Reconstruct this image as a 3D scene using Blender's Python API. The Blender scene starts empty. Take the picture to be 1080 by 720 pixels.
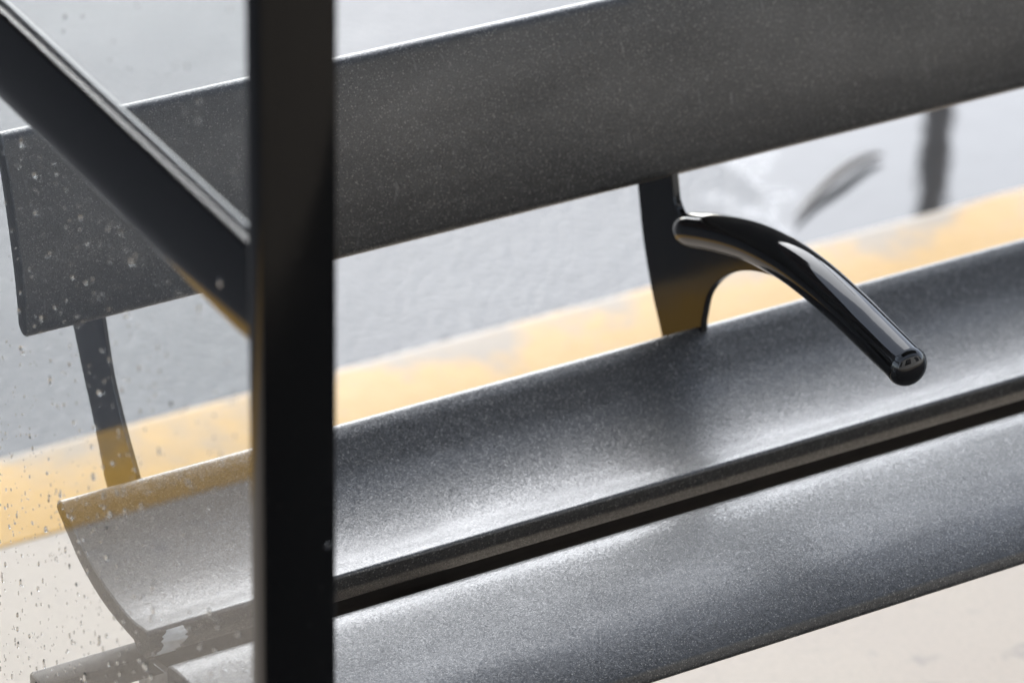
import bpy, bmesh, math, random
from mathutils import Vector, Matrix
random.seed(7)
rad = math.radians
GZ = 0.45                                   # seat's rear edge stands this high above the pavement
C = bpy.context.scene.collection
scene = bpy.context.scene

# ------------------------------------------------------------------ helpers
def P(x, y, z): return Vector((x, y, z + GZ))

def link(name, bm, mats, parent=None, smooth=40):
    me = bpy.data.meshes.new(name)
    bmesh.ops.recalc_face_normals(bm, faces=bm.faces)
    bm.to_mesh(me); bm.free()
    for m in (mats if isinstance(mats, (list, tuple)) else [mats]): me.materials.append(m)
    if smooth:
        for p in me.polygons: p.use_smooth = True
        me.set_sharp_from_angle(angle=rad(smooth))
    o = bpy.data.objects.new(name, me); C.objects.link(o)
    if parent: o.parent = parent; o.matrix_parent_inverse = parent.matrix_world.inverted()
    return o

def empty(name, loc, label, cat, group=None):
    o = bpy.data.objects.new(name, None); C.objects.link(o); o.location = loc
    o.empty_display_size = .1
    o['label'] = label; o['category'] = cat
    if group: o['group'] = group
    bpy.context.view_layer.update()
    return o

def part(o, label):
    o['label'] = label; return o

def structure(o, label, kind='structure'):
    o['kind'] = kind; o['label'] = label; o['category'] = o.name.split('.')[0]; return o

def catmull(pts, n=8):
    out = []
    q = [Vector(p) for p in pts]
    q = [2*q[0]-q[1]] + q + [2*q[-1]-q[-2]]
    for i in range(1, len(q)-2):
        for k in range(n):
            t = k/n
            a, b, c, d = q[i-1], q[i], q[i+1], q[i+2]
            out.append(.5*((2*b)+(c-a)*t+(2*a-5*b+4*c-d)*t*t+(3*b-a-3*c+d)*t**3))
    out.append(q[-2]); return out

def rounded(poly, radii, n=7):
    """closed 2D polygon with its corners rounded"""
    out = []; N = len(poly)
    for i in range(N):
        p = Vector(poly[i]); r = radii[i]
        if r <= 0: out.append(p); continue
        a = Vector(poly[i-1])-p; b = Vector(poly[(i+1) % N])-p
        la, lb = a.length, b.length; a.normalize(); b.normalize()
        ang = a.angle(b); d = min(r/math.tan(ang/2), la*.499, lb*.499)
        p0 = p+a*d; p1 = p+b*d
        for k in range(n+1):
            t = k/n; out.append((1-t)**2*p0+2*t*(1-t)*p+t*t*p1)
    return out

def extrude_x(poly, x0, x1, nx=1, bevel=0.0):
    """solid whose cross-section (Y,Z) is poly, from x0 to x1; ends slightly bevelled"""
    bm = bmesh.new()
    c = sum((Vector(p) for p in poly), Vector((0, 0)))/len(poly)
    rings = []
    xs = [x0+(x1-x0)*i/nx for i in range(nx+1)]
    N = len(poly)
    def inset(d):
        out = []
        area = sum(poly[i][0]*poly[(i+1) % N][1]-poly[(i+1) % N][0]*poly[i][1] for i in range(N))
        s = 1 if area > 0 else -1
        for i in range(N):
            t = (Vector(poly[(i+1) % N])-Vector(poly[i-1])).normalized()
            out.append(Vector(poly[i])+s*d*Vector((-t.y, t.x)))
        return out
    seq = [(x, poly) for x in xs]
    if bevel:
        ins = inset(bevel)
        seq = [(x0, ins), (x0+bevel, poly)] + [(x, poly) for x in xs[1:-1]] + [(x1-bevel, poly), (x1, ins)]
    for x, pl in seq:
        rings.append([bm.verts.new(P(x, p[0], p[1])) for p in pl])
    for r0, r1 in zip(rings, rings[1:]):
        for i in range(N):
            bm.faces.new((r0[i], r0[(i+1) % N], r1[(i+1) % N], r1[i]))
    bm.faces.new(rings[0]); bm.faces.new(rings[-1])
    return bm

def box(bm, lo, hi, bevel=0.0, seg=2):
    vs = [bm.verts.new(P(x, y, z)) for x in (lo[0], hi[0]) for y in (lo[1], hi[1]) for z in (lo[2], hi[2])]
    fs = [(0,1,3,2), (4,6,7,5), (0,4,5,1), (2,3,7,6), (0,2,6,4), (1,5,7,3)]
    faces = [bm.faces.new([vs[i] for i in f]) for f in fs]
    if bevel:
        es = {e for f in faces for e in f.edges}
        bmesh.ops.bevel(bm, geom=list(es), offset=bevel, segments=seg, profile=.5, affect='EDGES')
    return bm

def tube(bm, path, radius, n=24, cap=True, up=Vector((1, 0, 0))):
    """sweep along path; radius is a number or a list"""
    rs = radius if isinstance(radius, (list, tuple)) else [radius]*len(path)
    rings = []
    for i, p in enumerate(path):
        t = (path[min(i+1, len(path)-1)]-path[max(i-1, 0)]).normalized()
        a = (up - t*up.dot(t)).normalized(); b = t.cross(a)
        rings.append([bm.verts.new(p+rs[i]*(math.cos(2*math.pi*k/n)*a+math.sin(2*math.pi*k/n)*b)) for k in range(n)])
    for r0, r1 in zip(rings, rings[1:]):
        for k in range(n): bm.faces.new((r0[k], r0[(k+1) % n], r1[(k+1) % n], r1[k]))
    if cap: bm.faces.new(rings[0]); bm.faces.new(rings[-1])
    return bm

# ------------------------------------------------------------------ materials
class NT:
    def __init__(s, name):
        s.m = bpy.data.materials.new(name); s.m.use_nodes = True
        s.t = s.m.node_tree; s.n = s.t.nodes; s.l = s.t.links
        s.b = s.n['Principled BSDF']; s.out = s.n['Material Output']
        s.co = s.n.new('ShaderNodeTexCoord').outputs['Object']
    def new(s, kind, **kw):
        nd = s.n.new(kind)
        for k, v in kw.items(): setattr(nd, k, v)
        return nd
    def put(s, sock, v):
        if hasattr(v, 'is_linked'): s.l.new(v, sock)
        else: sock.default_value = v
    def noise(s, scale, detail=3, rough=.5, vec=None, dist=0):
        nd = s.new('ShaderNodeTexNoise'); nd.inputs['Scale'].default_value = scale
        nd.inputs['Detail'].default_value = detail; nd.inputs['Roughness'].default_value = rough
        nd.inputs['Distortion'].default_value = dist
        s.l.new(vec or s.co, nd.inputs['Vector']); return nd.outputs['Fac']
    def voro(s, scale, out='Distance', vec=None):
        nd = s.new('ShaderNodeTexVoronoi'); nd.inputs['Scale'].default_value = scale
        s.l.new(vec or s.co, nd.inputs['Vector']); return nd.outputs[out]
    def ramp(s, fac, stops):
        nd = s.new('ShaderNodeValToRGB'); e = nd.color_ramp.elements
        while len(e) < len(stops): e.new(.5)
        for el, (p, c) in zip(e, stops):
            el.position = p; el.color = (c, c, c, 1) if isinstance(c, (int, float)) else (*c, 1)
        s.l.new(fac, nd.inputs['Fac']); return nd.outputs['Color']
    def mix(s, fac, a, b, blend='MIX'):
        nd = s.new('ShaderNodeMix', data_type='RGBA', blend_type=blend)
        for k, v in ((0, fac), (6, a), (7, b)):
            if isinstance(v, tuple) and len(v) == 3: v = (*v, 1)
            s.put(nd.inputs[k], v)
        return nd.outputs[2]
    def math(s, op, a, b=0.0, c=0.0):
        nd = s.new('ShaderNodeMath', operation=op)
        for k, v in enumerate((a, b, c)): s.put(nd.inputs[k], v)
        return nd.outputs[0]
    def mapped(s, scale=(1,1,1), loc=(0,0,0)):
        nd = s.new('ShaderNodeMapping'); nd.inputs['Scale'].default_value = scale
        nd.inputs['Location'].default_value = loc
        s.l.new(s.co, nd.inputs['Vector']); return nd.outputs['Vector']
    def bump(s, h, strength=.3, dist=.001, normal=None):
        nd = s.new('ShaderNodeBump'); nd.inputs['Strength'].default_value = strength
        nd.inputs['Distance'].default_value = dist
        s.l.new(h, nd.inputs['Height'])
        if normal: s.l.new(normal, nd.inputs['Normal'])
        return nd.outputs['Normal']
    def set(s, **kw):
        for k, v in kw.items():
            k = k.replace('_', ' ')
            if isinstance(v, tuple) and len(v) == 3: v = (*v, 1)
            s.put(s.b.inputs[k], v)
        return s.m

def slat_material():
    s = NT('speckled_powder_coat')
    fine = s.noise(620, 2, .65)
    grain = s.voro(1150, 'Color')
    sep = s.new('ShaderNodeSeparateColor'); s.l.new(grain, sep.inputs[0])
    fleck = s.ramp(sep.outputs[0], [(.0, 0.0), (.93, 0.0), (.97, 1.0)])
    wear = s.noise(9, 5, .6)
    base = s.mix(s.ramp(sep.outputs[1], [(.15, 0.0), (.9, 1.0)]), (.0026, .0027, .0028), (.030, .0303, .0303))
    base = s.mix(s.math('MULTIPLY', fleck, .5), base, (.30, .29, .26))
    # a few dark water and dirt specks
    sp = s.voro(26, 'Distance', s.mapped((1, 1.3, 1.3)))
    speck = s.ramp(sp, [(0, 1.0), (.055, 1.0), (.085, 0.0)])
    gate = s.ramp(s.noise(3.1, 2), [(.43, 0.0), (.55, 1.0)])
    base = s.mix(s.math('MULTIPLY', s.math('MULTIPLY', speck, gate), .75), base, (.012, .013, .014))
    # pale thin scratches
    sv = s.new('ShaderNodeVectorRotate'); sv.inputs['Axis'].default_value = (.3, .5, .8); sv.inputs['Angle'].default_value = 1.1
    s.l.new(s.co, sv.inputs['Vector'])
    m2 = s.new('ShaderNodeMapping'); m2.inputs['Scale'].default_value = (4, 210, 50); s.l.new(sv.outputs[0], m2.inputs['Vector'])
    scr = s.ramp(s.noise(1.0, 2, .5, m2.outputs[0], .4), [(.675, 0.0), (.74, 1.0)])
    base = s.mix(s.math('MULTIPLY', scr, .35), base, (.16, .16, .155))
    rough = s.math('ADD', s.math('MULTIPLY', wear, .12), .27)
    geo = s.new('ShaderNodeNewGeometry').outputs['Normal']
    def flake(scale, k, base_n):
        c = s.voro(scale, 'Color')
        v = s.new('ShaderNodeVectorMath', operation='SUBTRACT'); s.l.new(c, v.inputs[0]); v.inputs[1].default_value = (.5, .5, .5)
        m_ = s.new('ShaderNodeVectorMath', operation='SCALE'); s.l.new(v.outputs[0], m_.inputs[0]); m_.inputs['Scale'].default_value = k
        a_ = s.new('ShaderNodeVectorMath', operation='ADD'); s.l.new(base_n, a_.inputs[0]); s.l.new(m_.outputs[0], a_.inputs[1])
        n_ = s.new('ShaderNodeVectorMath', operation='NORMALIZE'); s.l.new(a_.outputs[0], n_.inputs[0]); return n_.outputs[0]
    n = s.bump(s.noise(900, 2, .7), .5, .001)
    n = s.bump(s.noise(14, 3), .12, .006, n)
    n = flake(900, .22, n)
    n = flake(1500, .20, n)
    smear = s.ramp(s.noise(5, 4, .6, s.mapped((1, 3, 3))), [(.38, 0.0), (.68, 1.0)])
    s.set(Base_Color=base, Roughness=rough, Normal=n, Coat_Weight=s.math('ADD', .3, s.math('MULTIPLY', smear, .5)), Coat_Roughness=.22, Coat_Normal=flake(850, .16, geo))
    s.b.inputs['Specular IOR Level'].default_value = .65
    return s.m

def gloss_black(name, rough=.08, ior=1.6, base=(.006, .006, .006)):
    s = NT(name)
    sm = s.noise(7, 4, .6)
    r = s.math('ADD', s.math('MULTIPLY', s.ramp(sm, [(.4, 0.0), (.7, 1.0)]), .07), rough)
    dust = s.ramp(s.noise(420, 2), [(.68, 0.0), (.75, 1.0)])
    b = s.mix(s.math('MULTIPLY', dust, .12), base, (.12, .12, .115))
    n = s.bump(s.noise(60, 2), .04, .001)
    s.set(Base_Color=b, Roughness=r, Normal=n); s.b.inputs['IOR'].default_value = ior
    return s.m

def glass_material(name, ior):
    s = NT(name)
    s.set(Base_Color=(.97, .985, .98), Roughness=0.0, Transmission_Weight=1.0); s.b.inputs['IOR'].default_value = ior
    return s.m

def road_material():
    s = NT('wet_asphalt')
    agg = s.voro(95, 'Distance'); big = s.noise(1.6, 5, .6); mid = s.noise(9, 4, .6); fine = s.noise(160, 3)
    base = s.mix(fine, (.018, .019, .021), (.06, .062, .066))
    base = s.mix(s.ramp(mid, [(.35, 0.0), (.7, .6)]), base, (.055, .057, .061))
    # standing water along the gutter: smooth where the noise mask is high
    sp = s.new('ShaderNodeSeparateXYZ'); s.l.new(s.co, sp.inputs[0])
    dx = s.math('MULTIPLY', s.math('SUBTRACT', sp.outputs[0], 1.68), 2.1)
    dy = s.math('MULTIPLY', s.math('SUBTRACT', sp.outputs[1], .955), 3.6)
    d = s.math('SQRT', s.math('ADD', s.math('MULTIPLY', dx, dx), s.math('MULTIPLY', dy, dy)))
    d = s.math('ADD', d, s.math('MULTIPLY', s.math('SUBTRACT', s.noise(5.5, 3), .5), 1.3))
    pud = s.ramp(d, [(.84, 1.0), (.93, 0.0)])
    film = s.ramp(big, [(.40, .0), (.66, .12)])
    wet = s.math('MAXIMUM', pud, film)
    base = s.mix(wet, base, s.mix(.5, base, (.05, .05, .05)))
    rough = s.math('SUBTRACT', s.math('SUBTRACT', .52, s.math('MULTIPLY', film, .36)), s.math('MULTIPLY', pud, .55))
    rough = s.math('MAXIMUM', rough, .05)
    stony = s.bump(s.math('ADD', agg, s.math('MULTIPLY', fine, .6)), .5, .004)
    rip = s.bump(s.noise(26, 2, .5), .10, .004)
    nm = s.new('ShaderNodeMix', data_type='VECTOR'); s.l.new(pud, nm.inputs[0]); s.l.new(stony, nm.inputs[4]); s.l.new(rip, nm.inputs[5])
    s.set(Base_Color=base, Roughness=rough, Normal=nm.outputs[1], Specular_IOR_Level=s.math('SUBTRACT', .5, s.math('MULTIPLY', pud, .24))); s.b.inputs['IOR'].default_value = 1.75
    return s.m

def kerb_material():
    s = NT('worn_yellow_kerb_paint')
    sp = s.new('ShaderNodeSeparateXYZ'); s.l.new(s.co, sp.inputs[0])
    edge = s.math('MULTIPLY', s.math('SUBTRACT', sp.outputs[1], .68), 1.7)
    w = s.math('ADD', s.noise(7, 5, .65), edge)
    worn = s.ramp(w, [(.53, 0.0), (.70, .75)])
    yel = s.mix(s.noise(30, 4), (.52, .285, .05), (.62, .37, .11))
    base = s.mix(worn, yel, (.24, .225, .20))
    base = s.mix(s.ramp(s.noise(70, 3), [(.62, 0.0), (.75, .45)]), base, (.28, .24, .17))
    n = s.bump(s.noise(120, 3), .3, .002)
    s.set(Base_Color=base, Roughness=.32, Normal=n); s.b.inputs['IOR'].default_value = 1.3
    return s.m

def paving_material():
    s = NT('beige_paving')
    sp = s.new('ShaderNodeSeparateXYZ'); s.l.new(s.co, sp.inputs[0])
    base = s.mix(s.noise(2.2, 4), (.455, .38, .285), (.50, .42, .325))
    base = s.mix(s.ramp(s.noise(4, 5, .6), [(.3, 0.0), (.75, .6)]), base, (.42, .34, .275))
    base = s.mix(s.ramp(s.noise(21, 3, .6), [(.59, 0.0), (.70, .5)]), base, (.24, .205, .18))
    base = s.mix(s.ramp(s.noise(170, 3, .6), [(.5, 0.0), (.8, .5)]), base, (.30, .25, .21))
    n = s.bump(s.noise(140, 3), .3, .002)
    s.set(Base_Color=base, Roughness=.5, Normal=n)
    return s.m

def plain(name, c, rough=.6, bump_scale=80):
    s = NT(name)
    n = s.noise(bump_scale, 4)
    lo = tuple(v*.75 for v in c); hi = tuple(min(1, v*1.2) for v in c)
    s.set(Base_Color=s.mix(n, lo, hi), Roughness=rough, Normal=s.bump(n, .3, .002))
    return s.m

M_slat = slat_material()
M_edge = plain('chipped_dark_coat', (.016, .0155, .015), .42, 300)
M_edge.node_tree.nodes['Principled BSDF'].inputs['Specular IOR Level'].default_value = .2
M_bare = plain('bare_pale_metal', (.80, .82, .86), .5, 200)
M_arm = gloss_black('gloss_black_handle', .04, 1.55)
M_plate = gloss_black('black_flat_steel', .05, 1.45)
M_frame = gloss_black('black_lacquered_frame', .05, 1.48, (.005, .005, .005))
M_post = gloss_black('black_painted_post', .09, 1.36, (.003, .003, .003))
M_beam = plain('brown_grey_steel', (.014, .0105, .008), .45, 60)
M_glass = glass_material('clear_glass', 1.6)
M_drop = glass_material('rain_water', 1.33)
M_beam.node_tree.nodes['Principled BSDF'].inputs['Specular IOR Level'].default_value = .25
M_rubber = plain('black_gasket', (.012, .012, .012), .6)
M_roof = plain('dark_roof_panel', (.035, .035, .037), .5, 20)
M_road = road_material(); M_kerb = kerb_material(); M_pave = paving_material()
M_pole = plain('weathered_brown_paint', (.42, .33, .22), .5, 40)
M_wall = plain('dark_brick', (.07, .045, .035), .8, 30)
M_render = plain('pale_render', (.58, .56, .53), .8, 30)
M_tarmac = plain('dark_tarmac', (.045, .045, .047), .7, 120)
M_twig = plain('wet_brown_bark', (.10, .08, .06), .5, 150)

# ------------------------------------------------------------------ the ground
def sheet(name, x0, x1, y0, y1, z, mat):
    bm = bmesh.new()
    vs = [bm.verts.new(P(x, y, z)) for x, y in ((x0, y0), (x1, y0), (x1, y1), (x0, y1))]
    bm.faces.new(vs); return link(name, bm, mat, smooth=0)
structure(sheet('road', -150, 150, .775, 300, -.57, M_road), 'wet pale grey asphalt road beyond the yellow kerb')
structure(sheet('pavement', -150, 150, -150, .606, -.45, M_pave), 'beige stone pavement under the metal bench')
structure(sheet('dark_reflect_strip', -150, 150, -1.9, -.40, -.446, M_tarmac), 'unseen dark tarmac strip added before the bench to darken reflections')  # unseen dark strip added so the post and backrest mirror less light
bm = extrude_x(rounded([(.606, -.70), (.606, -.449), (.772, -.449), (.780, -.70)], [0, .004, .018, 0]), -40, 40, 1)
structure(link('kerb', bm, M_kerb), 'worn yellow painted kerb between pavement and road')

# ------------------------------------------------------------------ bench
X0, X1 = -.006, 2.13
bench = empty('bench', P(X0+.5, -.1, -.45), 'dark grey speckled metal slatted bench with one curved black armrest', 'bench')

back_front = catmull([(.0580, .1260), (.0592, .144), (.0630, .1717), (.0708, .2093), (.0811, .2499), (.0905, .2755)], 6)
def offset_curve(c, d):
    out = []
    for i, p in enumerate(c):
        t = (c[min(i+1, len(c)-1)]-c[max(i-1, 0)]).normalized()
        out.append(p+d*Vector((t.y, -t.x)))
    return out
def capped(c, th):
    """closed outline: curve c, its offset by th and half-round ends"""
    o = offset_curve(c, th); out = list(c)
    def cap(a, b, s):
        m = (a+b)/2; v = a-m; r = []
        for k in range(1, 8):
            an = s*math.pi*k/8
            r.append(m+Vector((v.x*math.cos(an)-v.y*math.sin(an), v.x*math.sin(an)+v.y*math.cos(an))))
        return r
    sgn = -1 if th > 0 else 1
    test = cap(c[-1], o[-1], 1)
    d = (c[-1]-c[-2])
    s1 = 1 if (test[3]-c[-1]).dot(d) > 0 else -1
    out += cap(c[-1], o[-1], s1)
    out += list(reversed(o))
    test = cap(o[0], c[0], 1); d = c[0]-c[1]
    s2 = 1 if (test[3]-c[0]).dot(d) > 0 else -1
    out += cap(o[0], c[0], s2)
    return out

def slat(name, poly):
    bm = extrude_x(poly, X0, X1, 1, .0012)
    bm.faces.ensure_lookup_table()
    for f in bm.faces:
        if all(abs(v.co.x-X0) < 1e-5 for v in f.verts) or all(abs(v.co.x-X1) < 1e-5 for v in f.verts): f.material_index = 1
    return link(name, bm, [M_slat, M_edge, M_bare], bench, 35)

o = slat('back_slat', capped(back_front, .019)); part(o, 'upright curved dark grey backrest slat')

up1 = catmull([(.0150, -.0080), (.0128, -.0022), (.0082, .0008), (.0025, .0002), (-.006, -.0036), (-.019, -.0118), (-.040, -.0238), (-.065, -.0335), (-.095, -.0402), (-.125, -.0425), (-.146, -.0398)], 5)
lo1 = catmull([(-.128, -.0605), (-.095, -.0585), (-.062, -.0525), (-.030, -.0400), (-.008, -.0255), (.010, -.0125)], 5)
p1 = [tuple(p) for p in up1] + [(-.1540, -.0385), (-.1545, -.0530), (-.1490, -.0668), (-.137, -.0690)] + [tuple(p) for p in lo1]
r1 = [0]*len(up1) + [.0055, .012, .006, .004] + [0]*len(lo1)
p1 = [(y, z-.007+.0105*min(1, max(0, -y/.15))) for y, z in p1]
poly1 = rounded(p1, r1)
seat1 = slat('seat_slat', poly1); part(seat1, 'rear seat slat with a concave face and rolled front lip')
up2 = catmull([(-.1965, -.0462), (-.210, -.0432), (-.230, -.0413), (-.255, -.0405), (-.280, -.0420), (-.305, -.0450), (-.325, -.0495), (-.338, -.0535)], 5)
lo2 = catmull([(-.330, -.0650), (-.300, -.0600), (-.270, -.0575), (-.240, -.0560), (-.210, -.0580)], 5)
p2 = [tuple(p) for p in up2] + [(-.3480, -.0575), (-.3515, -.0690), (-.342, -.0720)] + [tuple(p) for p in lo2] + [(-.199, -.074), (-.1865, -.074), (-.1885, -.0500)]
r2 = [0]*len(up2) + [.005, .006, .003] + [0]*len(lo2) + [.003, .003, .006]
p2 = [(y-.0062*t, z+.0045-.004*t) for y, z in p2 for t in [min(1, max(0, (-.19-y)/.148))]]
seat2 = slat('seat_slat', rounded(p2, r2)); part(seat2, 'front seat slat with a waterfall front edge')

# flat steel supports: outline in (Y,Z), one at each station along the bench
sup_back = [(.1242, .1234), (.114, .0893), (.1011, .0412), (.0838, -.0023), (.0657, -.0352), (.0500, -.0620), (.02, -.0765), (-.02, -.0790)]
def plate(name, outline, x, th=.007):
    return link(name, extrude_x(outline, x-th/2, x+th/2, 1, .0008), M_plate, bench, 30)
front = [(-.02, -.0660), (.0006, -.0483), (.0010, -.0183), (.0055, .004), (.022, .047), (.040, .085), (.053, .112), (.0745, .122), (.090, .135)]
outl = [tuple(p) for p in catmull(sup_back, 4)] + [tuple(p) for p in catmull(front, 4)]
web = [(-.02, -.0660), (.0006, -.0483), (.0006, -.0183)]
web += [tuple(p) for p in catmull([(.0009, .004), (-.0057, .0331), (-.023, .0569), (-.0463, .0761), (-.0741, .0901), (-.106, .0999)], 4)]
web += [(-.1032, .1136), (-.06, .114), (.0380, .0860), (.0470, .0915), (.0535, .0985), (.0570, .1120), (.0600, .1220), (.0740, .128), (.088, .135)]
web = [tuple(p) for p in catmull(sup_back, 4)] + web
left_out = [(.158, .100), (.1439, .0673), (.1278, .0321), (.1114, -.0004), (.0984, -.0302), (.0871, -.0565), (.065, -.071), (.02, -.0775), (-.02, -.0790)]
left_front = [(-.02, -.0660), (.0050, -.060), (.0160, -.040), (.0250, -.0165), (.0420, .008), (.0570, .0316), (.0715, .0598), (.0835, .0999), (.092, .125)]
plate('support_plate', [tuple(p) for p in catmull(left_out, 4)] + [tuple(p) for p in catmull(left_front, 4)], .072, .004)
for x in (1.135, 1.67, 2.07): plate('support_plate', outl, x)
plate('support_plate', web, .60)
# armrest: bent round bar with a rounded tip
ctr = [(.0470, .0735), (.018, .0850), (-.015, .0976), (-.0648, .1126), (-.1151, .1206), (-.1583, .1218), (-.2049, .1182), (-.2441, .1131), (-.2870, .1072)]
path2 = catmull(ctr, 6)
path = [P(.60, p.x, p.y) for p in path2]
rr = [.0158]*3 + [.0158+.0022*min(1, i/18) for i in range(len(path)-3)]
rr[0] = .0080; rr[1] = .0112; rr[2] = .0135; rr[3] = .0149; rr[4] = .0156
rr = [r*(1.0 if i < len(path)*.6 else 1.0-.04*(i-len(path)*.6)/(len(path)*.4)) for i, r in enumerate(rr)]
d = (path[-1]-path[-2]).normalized(); R0 = rr[-1]
end = path[-1].copy()
for k in range(1, 9):
    a = k/8*math.pi/2*.96
    path.append(end+d*(R0*.8*math.sin(a))); rr.append(R0*(math.cos(a)**.8)+.0002)
bm = bmesh.new(); tube(bm, path, rr, 32)
part(link('armrest', bm, M_arm, bench, 50), 'glossy black bent bar armrest')
# beam under the seat, reaching the shelter's side
bm = bmesh.new(); box(bm, (-.0855, -.128, -.099), (X1-.01, -.1045, -.0765), .003)
part(link('beam', bm, M_beam, bench, 35), 'brown grey steel beam under the seat')
# dark end bracket under the front slat
endp = rounded([(-.108, -.085), (-.150, -.0755), (-.190, -.0690), (-.230, -.0520), (-.262, -.0560), (-.300, -.0700), (-.300, -.110), (-.108, -.128)], [.01, .02, .02, .02, .02, .01, .02, .02])
for x in (.006, X1-.012):
    link('end_bracket', extrude_x(endp, x, x+.006, 1, .0008), M_plate, bench, 30)
for x in (.25, 1.75):
    bm = bmesh.new(); box(bm, (x-.03, -.145, -.45), (x+.03, -.0885, -.0985), .004)
    box(bm, (x-.08, -.19, -.45), (x+.08, -.04, -.438), .003)
    link('leg', bm, M_plate, bench, 35)
# pale chip where the coating has broken off the lip's corner
def chip():
    bm = bmesh.new(); rnd = random.Random(3)
    lip = [Vector(p) for p in poly1]
    # walk along the outline from the lip's upper face to its underside
    idx = [i for i, p in enumerate(lip) if p.x < -.1365 and p.y < -.0375]
    pts = [lip[i] for i in idx]
    pts = [p for k, p in enumerate(pts) if k == 0 or (p-pts[k-1]).length > 1e-6]
    seg = [(p-q).length for p, q in zip(pts[1:], pts)]
    L = sum(seg); n = 26
    prev = None
    for i in range(n+1):
        s = L*i/n; acc = 0
        for k, l in enumerate(seg):
            if acc+l >= s or k == len(seg)-1:
                t = (s-acc)/l; q = pts[k].lerp(pts[k+1], min(1, t)); tg = (pts[k+1]-pts[k]).normalized(); break
            acc += l
        u = i/n
        nrm = Vector((tg.y, -tg.x))
        if (q+nrm*.01-Vector((-.14, -.055))).length < (q-Vector((-.14, -.055))).length: nrm = -nrm
        q = q+nrm*.0004
        xr = .004+.028*math.sin(math.pi*min(1, max(0, (1-u)*.9+.12)))**.8*(1-.75*u**2)+rnd.uniform(-.003, .003)
        xl = .0005+(.010*(1-u)**1.3 if u < .8 else 0)+rnd.uniform(0, .004)
        if u > .8: xr = .010-.02*(u-.8)
        xr = max(xr, xl+.0005)
        a = bm.verts.new(P(xl, q.x, q.y)); b = bm.verts.new(P(xr, q.x, q.y))
        if prev: bm.faces.new((prev[0], prev[1], b, a))
        prev = (a, b)
    return bm
o = link('paint_chip', chip(), M_bare, seat1, 60); part(o, 'pale patch where the coating chipped off the corner')
md = o.modifiers.new('thick', 'SOLIDIFY'); md.thickness = .0003; md.offset = 1

# ------------------------------------------------------------------ shelter
G = -.0976                                  # outer face of the shelter's side
YF, YR = -.5345, -.5135                     # post, front to back
shelter = empty('bus_shelter', P(G, YF, -.45), 'black framed bus shelter with rain spotted side glass beside the bench', 'bus shelter')
ROOFZ = 2.02
bm = bmesh.new(); box(bm, (G, YF, -.45), (-.0455, YR, ROOFZ), .0016, 3)
link('post', bm, M_post, shelter, 35)
for x, y in ((G, .26), (2.6, .26), (2.6, YF)):
    bm = bmesh.new(); box(bm, (x, y, -.45), (x+.052, y+.014, ROOFZ), .0022, 3)
    link('post', bm, M_post, shelter, 35)
# rail: its outer face bows in slightly towards the rounded lower edge
def rail(z0, z1):
    xi = G+.0172
    prof = [(xi, z0), (G+.006, z0), (G+.0042, z0+.0003), (G+.0031, z0+.0012), (G+.0022, z0+.0040), (G+.00132, z0+.0080), (G+.00064, z0+.0120), (G+.00022, z0+.0160), (G+.00004, z0+.0205), (G, z0+.028), (G, z1-.0035), (G+.0004, z1-.0014), (G+.0012, z1-.0004), (G+.0022, z1), (xi-.0018, z1), (xi-.0005, z1-.0006), (xi, z1-.0020)]
    bm = bmesh.new(); rings = []
    for y in (YR+.0002, .2598): rings.append([bm.verts.new(P(p[0], y, p[1])) for p in prof])
    N = len(prof)
    for i in range(N): bm.faces.new((rings[0][i], rings[0][(i+1) % N], rings[1][(i+1) % N], rings[1][i]))
    bm.faces.new(rings[0]); bm.faces.new(rings[1])
    return bm
RZ0, RZ1 = .4245, .4975
link('rail', rail(RZ0, RZ1), M_frame, shelter, 40)
link('rail', rail(-.40, -.33), M_frame, shelter, 40)
link('rail', rail(1.93, 2.0), M_frame, shelter, 40)
GX0, GX1 = G+.0080, G+.0118
def pane(z0, z1):
    bm = bmesh.new(); box(bm, (GX0, YR+.001, z0), (GX1, .259, z1), .0004, 1)
    return link('glass_pane', bm, M_glass, shelter, 0)
low = pane(-.3298, RZ0-.0002); high = pane(RZ1+.0002, 1.9298)
for z0 in (RZ1, ):
    for xa, xb in ((GX0-.0019, GX0-.0002), (GX1+.0002, GX1+.0015)):
        bm = bmesh.new(); box(bm, (xa, YR+.001, z0+.0001), (xb, .259, z0+.0016), .0003, 1)
        link('gasket', bm, M_rubber, shelter, 0)
# rain drops on the outer face of the glass
def drops(y0, y1, z0, z1, n, rnd, dens):
    bm = bmesh.new()
    k = 0
    while k < n:
        y = rnd.uniform(y0, y1); z = rnd.uniform(z0, z1)
        if rnd.random() > dens(y, z): continue
        k += 1
        r = min(.0024, rnd.lognormvariate(math.log(.00085), .40)); el = rnd.uniform(1.0, 2.3) if rnd.random() < .6 else rnd.uniform(.8, 1.2)
        sl = rnd.gauss(.12, .10); h = r*rnd.uniform(.45, .7)
        x = GX0-.00015
        rings = []
        S = 10
        for a, hh in ((1.0, 0), (.93, .42), (.70, .76), (.36, .95)):
            ring = []
            for j in range(S):
                an = 2*math.pi*j/S
                dz = r*a*el*math.sin(an); taper = 1-.22*max(0, math.sin(an))
                dy = r*a*math.cos(an)*taper - sl*dz
                ring.append(bm.verts.new(P(x-h*hh, y+dy, z+dz)))
            rings.append(ring)
        top = bm.verts.new(P(x-h, y, z))
        bm.faces.new(rings[0])
        for r0, r1 in zip(rings, rings[1:]):
            for j in range(S): bm.faces.new((r0[j], r0[(j+1) % S], r1[(j+1) % S], r1[j]))
        for j in range(S): bm.faces.new((rings[-1][j], rings[-1][(j+1) % S], top))
    return bm
rnd = random.Random(11)
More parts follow.
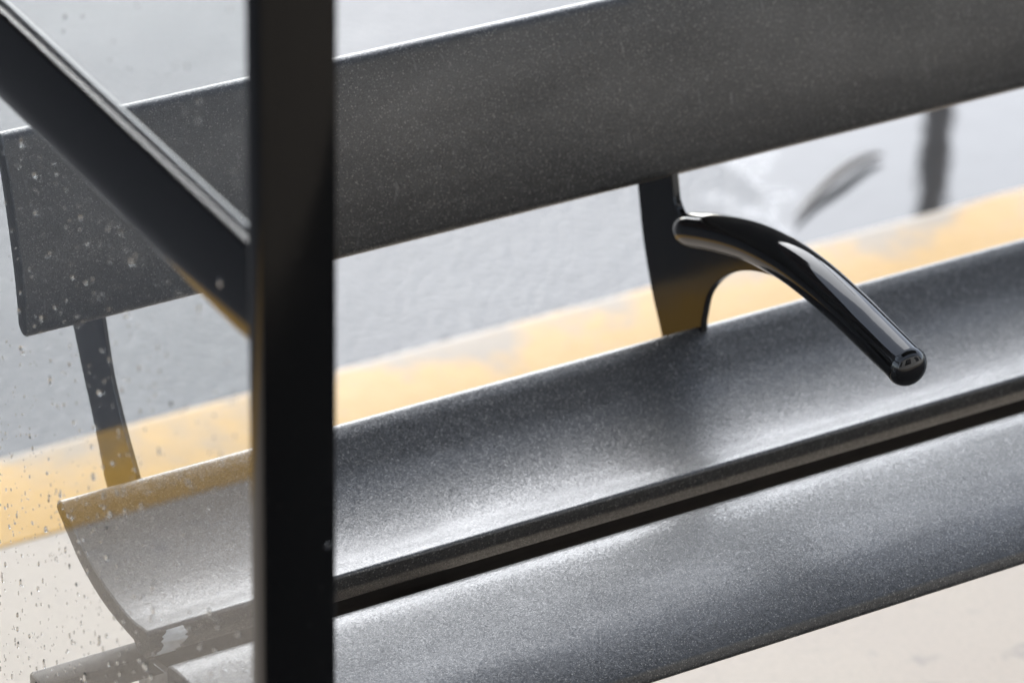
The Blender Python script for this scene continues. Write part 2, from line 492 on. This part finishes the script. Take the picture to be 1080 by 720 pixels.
o = link('raindrops', drops(-.50, .05, -.18, .41, 1900, rnd, lambda y, z: (1.0 if z < .16 else .45)*(1.0 if y > -.34 else .7)), M_drop, low, 60); o['kind'] = 'stuff'
o = link('raindrops', drops(-.50, .05, .51, .95, 200, rnd, lambda y, z: .6), M_drop, high, 60); o['kind'] = 'stuff'
def bead(y, z, x, r, axis):
    bm = bmesh.new(); bmesh.ops.create_uvsphere(bm, u_segments=14, v_segments=8, radius=1)
    for v in bm.verts:
        a = v.co.copy()
        v.co = P(x-a.x*r*.45, y+a.y*r, z+a.z*r*1.35) if axis == 'x' else P(y+a.x*r, x-a.y*r*.45, z+a.z*r*1.1)
    return bm
rails = [o for o in shelter.children if o.name.startswith('rail')]; posts = [o for o in shelter.children if o.name.startswith('post')]
for y, z, r in ((-.4745, .452, .0023),): link('raindrop', bead(y, z, G, r, 'x'), M_drop, rails[0], 60)
for x, z, r in ((-.0523, .2746, .0020),): link('raindrop', bead(x, z, YF, r, 'y'), M_drop, posts[0], 60)
# roof over the bench
bm = bmesh.new(); box(bm, (-.30, -.75, ROOFZ+.001), (2.9, .28, ROOFZ+.09), .01)
link('roof', bm, M_roof, shelter, 35)

# ------------------------------------------------------------------ beyond the kerb
bm = bmesh.new()
tw = catmull([(1.412, 1.003, -.562), (1.468, 1.040, -.560), (1.530, 1.072, -.556), (1.581, 1.093, -.560), (1.606, 1.095, -.563)], 5)
tube(bm, [P(*p) for p in tw], [.0015+.0045*math.sin(math.pi*(i+1)/(len(tw)+1)) for i in range(len(tw))], 10, up=Vector((0, 0, 1)))
o = link('twig', bm, M_twig, None, 60); o['label'] = 'dark bent twig lying on the wet road'; o['category'] = 'twig'
PX, PY = 2.102, 1.62
pole = empty('pole', P(PX, PY, -.57), 'slim weathered pole mirrored in the wet road', 'pole')
bm = bmesh.new(); tube(bm, [P(PX, PY, -.57), P(PX, PY, 2.4)], .022, 20); link('shaft', bm, M_pole, pole, 40)
bm = bmesh.new(); tube(bm, [P(PX, PY, -.5695), P(PX, PY, -.555)], .05, 20); link('base', bm, M_pole, pole, 40)

# ------------------------------------------------------------------ two unseen building fronts added to block sky and shape reflections
def sky_blocker(name, label, x0, x1, y0, y1, h, face, cols, rows, M_wall):
    h0 = empty(name, P((x0+x1)/2, (y0+y1)/2, -.45), label, 'building')
    bm = bmesh.new(); box(bm, (x0, y0, -.60), (x1, y1, h), .02, 1); link('wall', bm, M_wall, h0, 0)
    bm = bmesh.new(); box(bm, (x0-.3, y0-.3, h+.002), (x1+.3, y1+.3, h+.25), .03, 1); link('roof', bm, M_roof, h0, 0)
    yf = y0 if face < 0 else y1
    cw = (x1-x0)/cols; rh = (h+.45)/rows
    for i in range(cols):
        for j in range(rows):
            xa = x0+cw*(i+.22); xb = x0+cw*(i+.78); za = -.45+rh*(j+.25); zb = -.45+rh*(j+.8)
            bm = bmesh.new()
            for lo, hi in (((xa, za), (xb, za+.08)), ((xa, zb-.08), (xb, zb)), ((xa, za+.08), (xa+.08, zb-.08)), ((xb-.08, za+.08), (xb, zb-.08))):
                ya, yb = (yf-.07, yf-.002) if face < 0 else (yf+.002, yf+.07)
                box(bm, (lo[0], ya, lo[1]), (hi[0], yb, hi[1]), .005, 1)
            w_ = link('window', bm, M_roof, h0, 0)
            bm = bmesh.new(); ya, yb = (yf-.03, yf-.003) if face < 0 else (yf+.003, yf+.03)
            box(bm, (xa+.081, ya, za+.081), (xb-.081, yb, zb-.081)); link('pane', bm, M_plate, w_, 0)
sky_blocker('sky_blocker_shop', 'unseen pale rendered front added behind the viewer to shape light on the bench', -9, 14, -12, -5.2, 7, 1, 4, 1, M_render)  # added behind the camera: cuts sky light, pale wall mirrors in the backrest
sky_blocker('sky_blocker', 'unseen dark brick front added across the road to darken the glass reflection', -16, .2, 8.5, 16, 9, -1, 6, 3, M_wall)  # added out of view to keep bright sky out of the side reflections

# ------------------------------------------------------------------ camera (solved from the three vanishing points)
R = ((0.8644, -0.2302, 0.4470), (-0.5022, -0.4400, 0.7444), (0.0253, -0.8680, -0.4960))
cam = bpy.data.objects.new('camera', bpy.data.cameras.new('camera')); C.objects.link(cam)
m = Matrix([[R[i][0], -R[i][1], -R[i][2]] for i in range(3)]).to_4x4()
m.translation = P(-1.0140, -2.3623, 1.6093)
m = m.to_3x3().to_quaternion().to_matrix().to_4x4(); m.translation = P(-1.0140, -2.3623, 1.6093)
cam.matrix_world = m
cam.data.sensor_width = 36; cam.data.lens = 3973.6/1080*36
cam.data.clip_start = .05; cam.data.clip_end = 1000
cam.data.dof.use_dof = True; cam.data.dof.focus_distance = 2.97; cam.data.dof.aperture_fstop = 4.5
scene.camera = cam

# ------------------------------------------------------------------ light
w = bpy.data.worlds.new('World'); scene.world = w; w.use_nodes = True
nt = w.node_tree; bg = nt.nodes['Background']
sky = nt.nodes.new('ShaderNodeTexSky'); sky.sky_type = 'NISHITA'; sky.sun_disc = False
SUN_EL, SUN_AZ = 30, 77                     # azimuth measured from +X towards +Y
sky.sun_elevation = rad(SUN_EL); sky.sun_rotation = rad(90-SUN_AZ)
sky.air_density = 0.8; sky.dust_density = 1.0; sky.ozone_density = 1.6
hs = nt.nodes.new('ShaderNodeHueSaturation'); hs.inputs['Saturation'].default_value = .4   # thin overcast: paler than a clear sky
tint = nt.nodes.new('ShaderNodeMix'); tint.data_type = 'RGBA'; tint.blend_type = 'MULTIPLY'; tint.inputs[0].default_value = 1; tint.inputs[7].default_value = (.965, 1, 1.035, 1)
nt.links.new(sky.outputs[0], hs.inputs['Color']); nt.links.new(hs.outputs[0], tint.inputs[6]); nt.links.new(tint.outputs[2], bg.inputs[0]); bg.inputs[1].default_value = .15
sun = bpy.data.objects.new('sun', bpy.data.lights.new('sun', 'SUN')); C.objects.link(sun)
sun.data.energy = 0.6; sun.data.angle = rad(60); sun.data.color = (1, .99, .97)
dv = Vector((math.cos(rad(SUN_EL))*math.cos(rad(SUN_AZ)), math.cos(rad(SUN_EL))*math.sin(rad(SUN_AZ)), math.sin(rad(SUN_EL))))
sun.rotation_euler = dv.to_track_quat('Z', 'Y').to_euler()
scene.view_settings.view_transform = 'Standard'; scene.view_settings.look = 'None'
scene.view_settings.gamma = 1; scene.view_settings.exposure = 1.85
scene.cycles.use_denoising = True
scene.cycles.max_bounces = 14; scene.cycles.transmission_bounces = 12
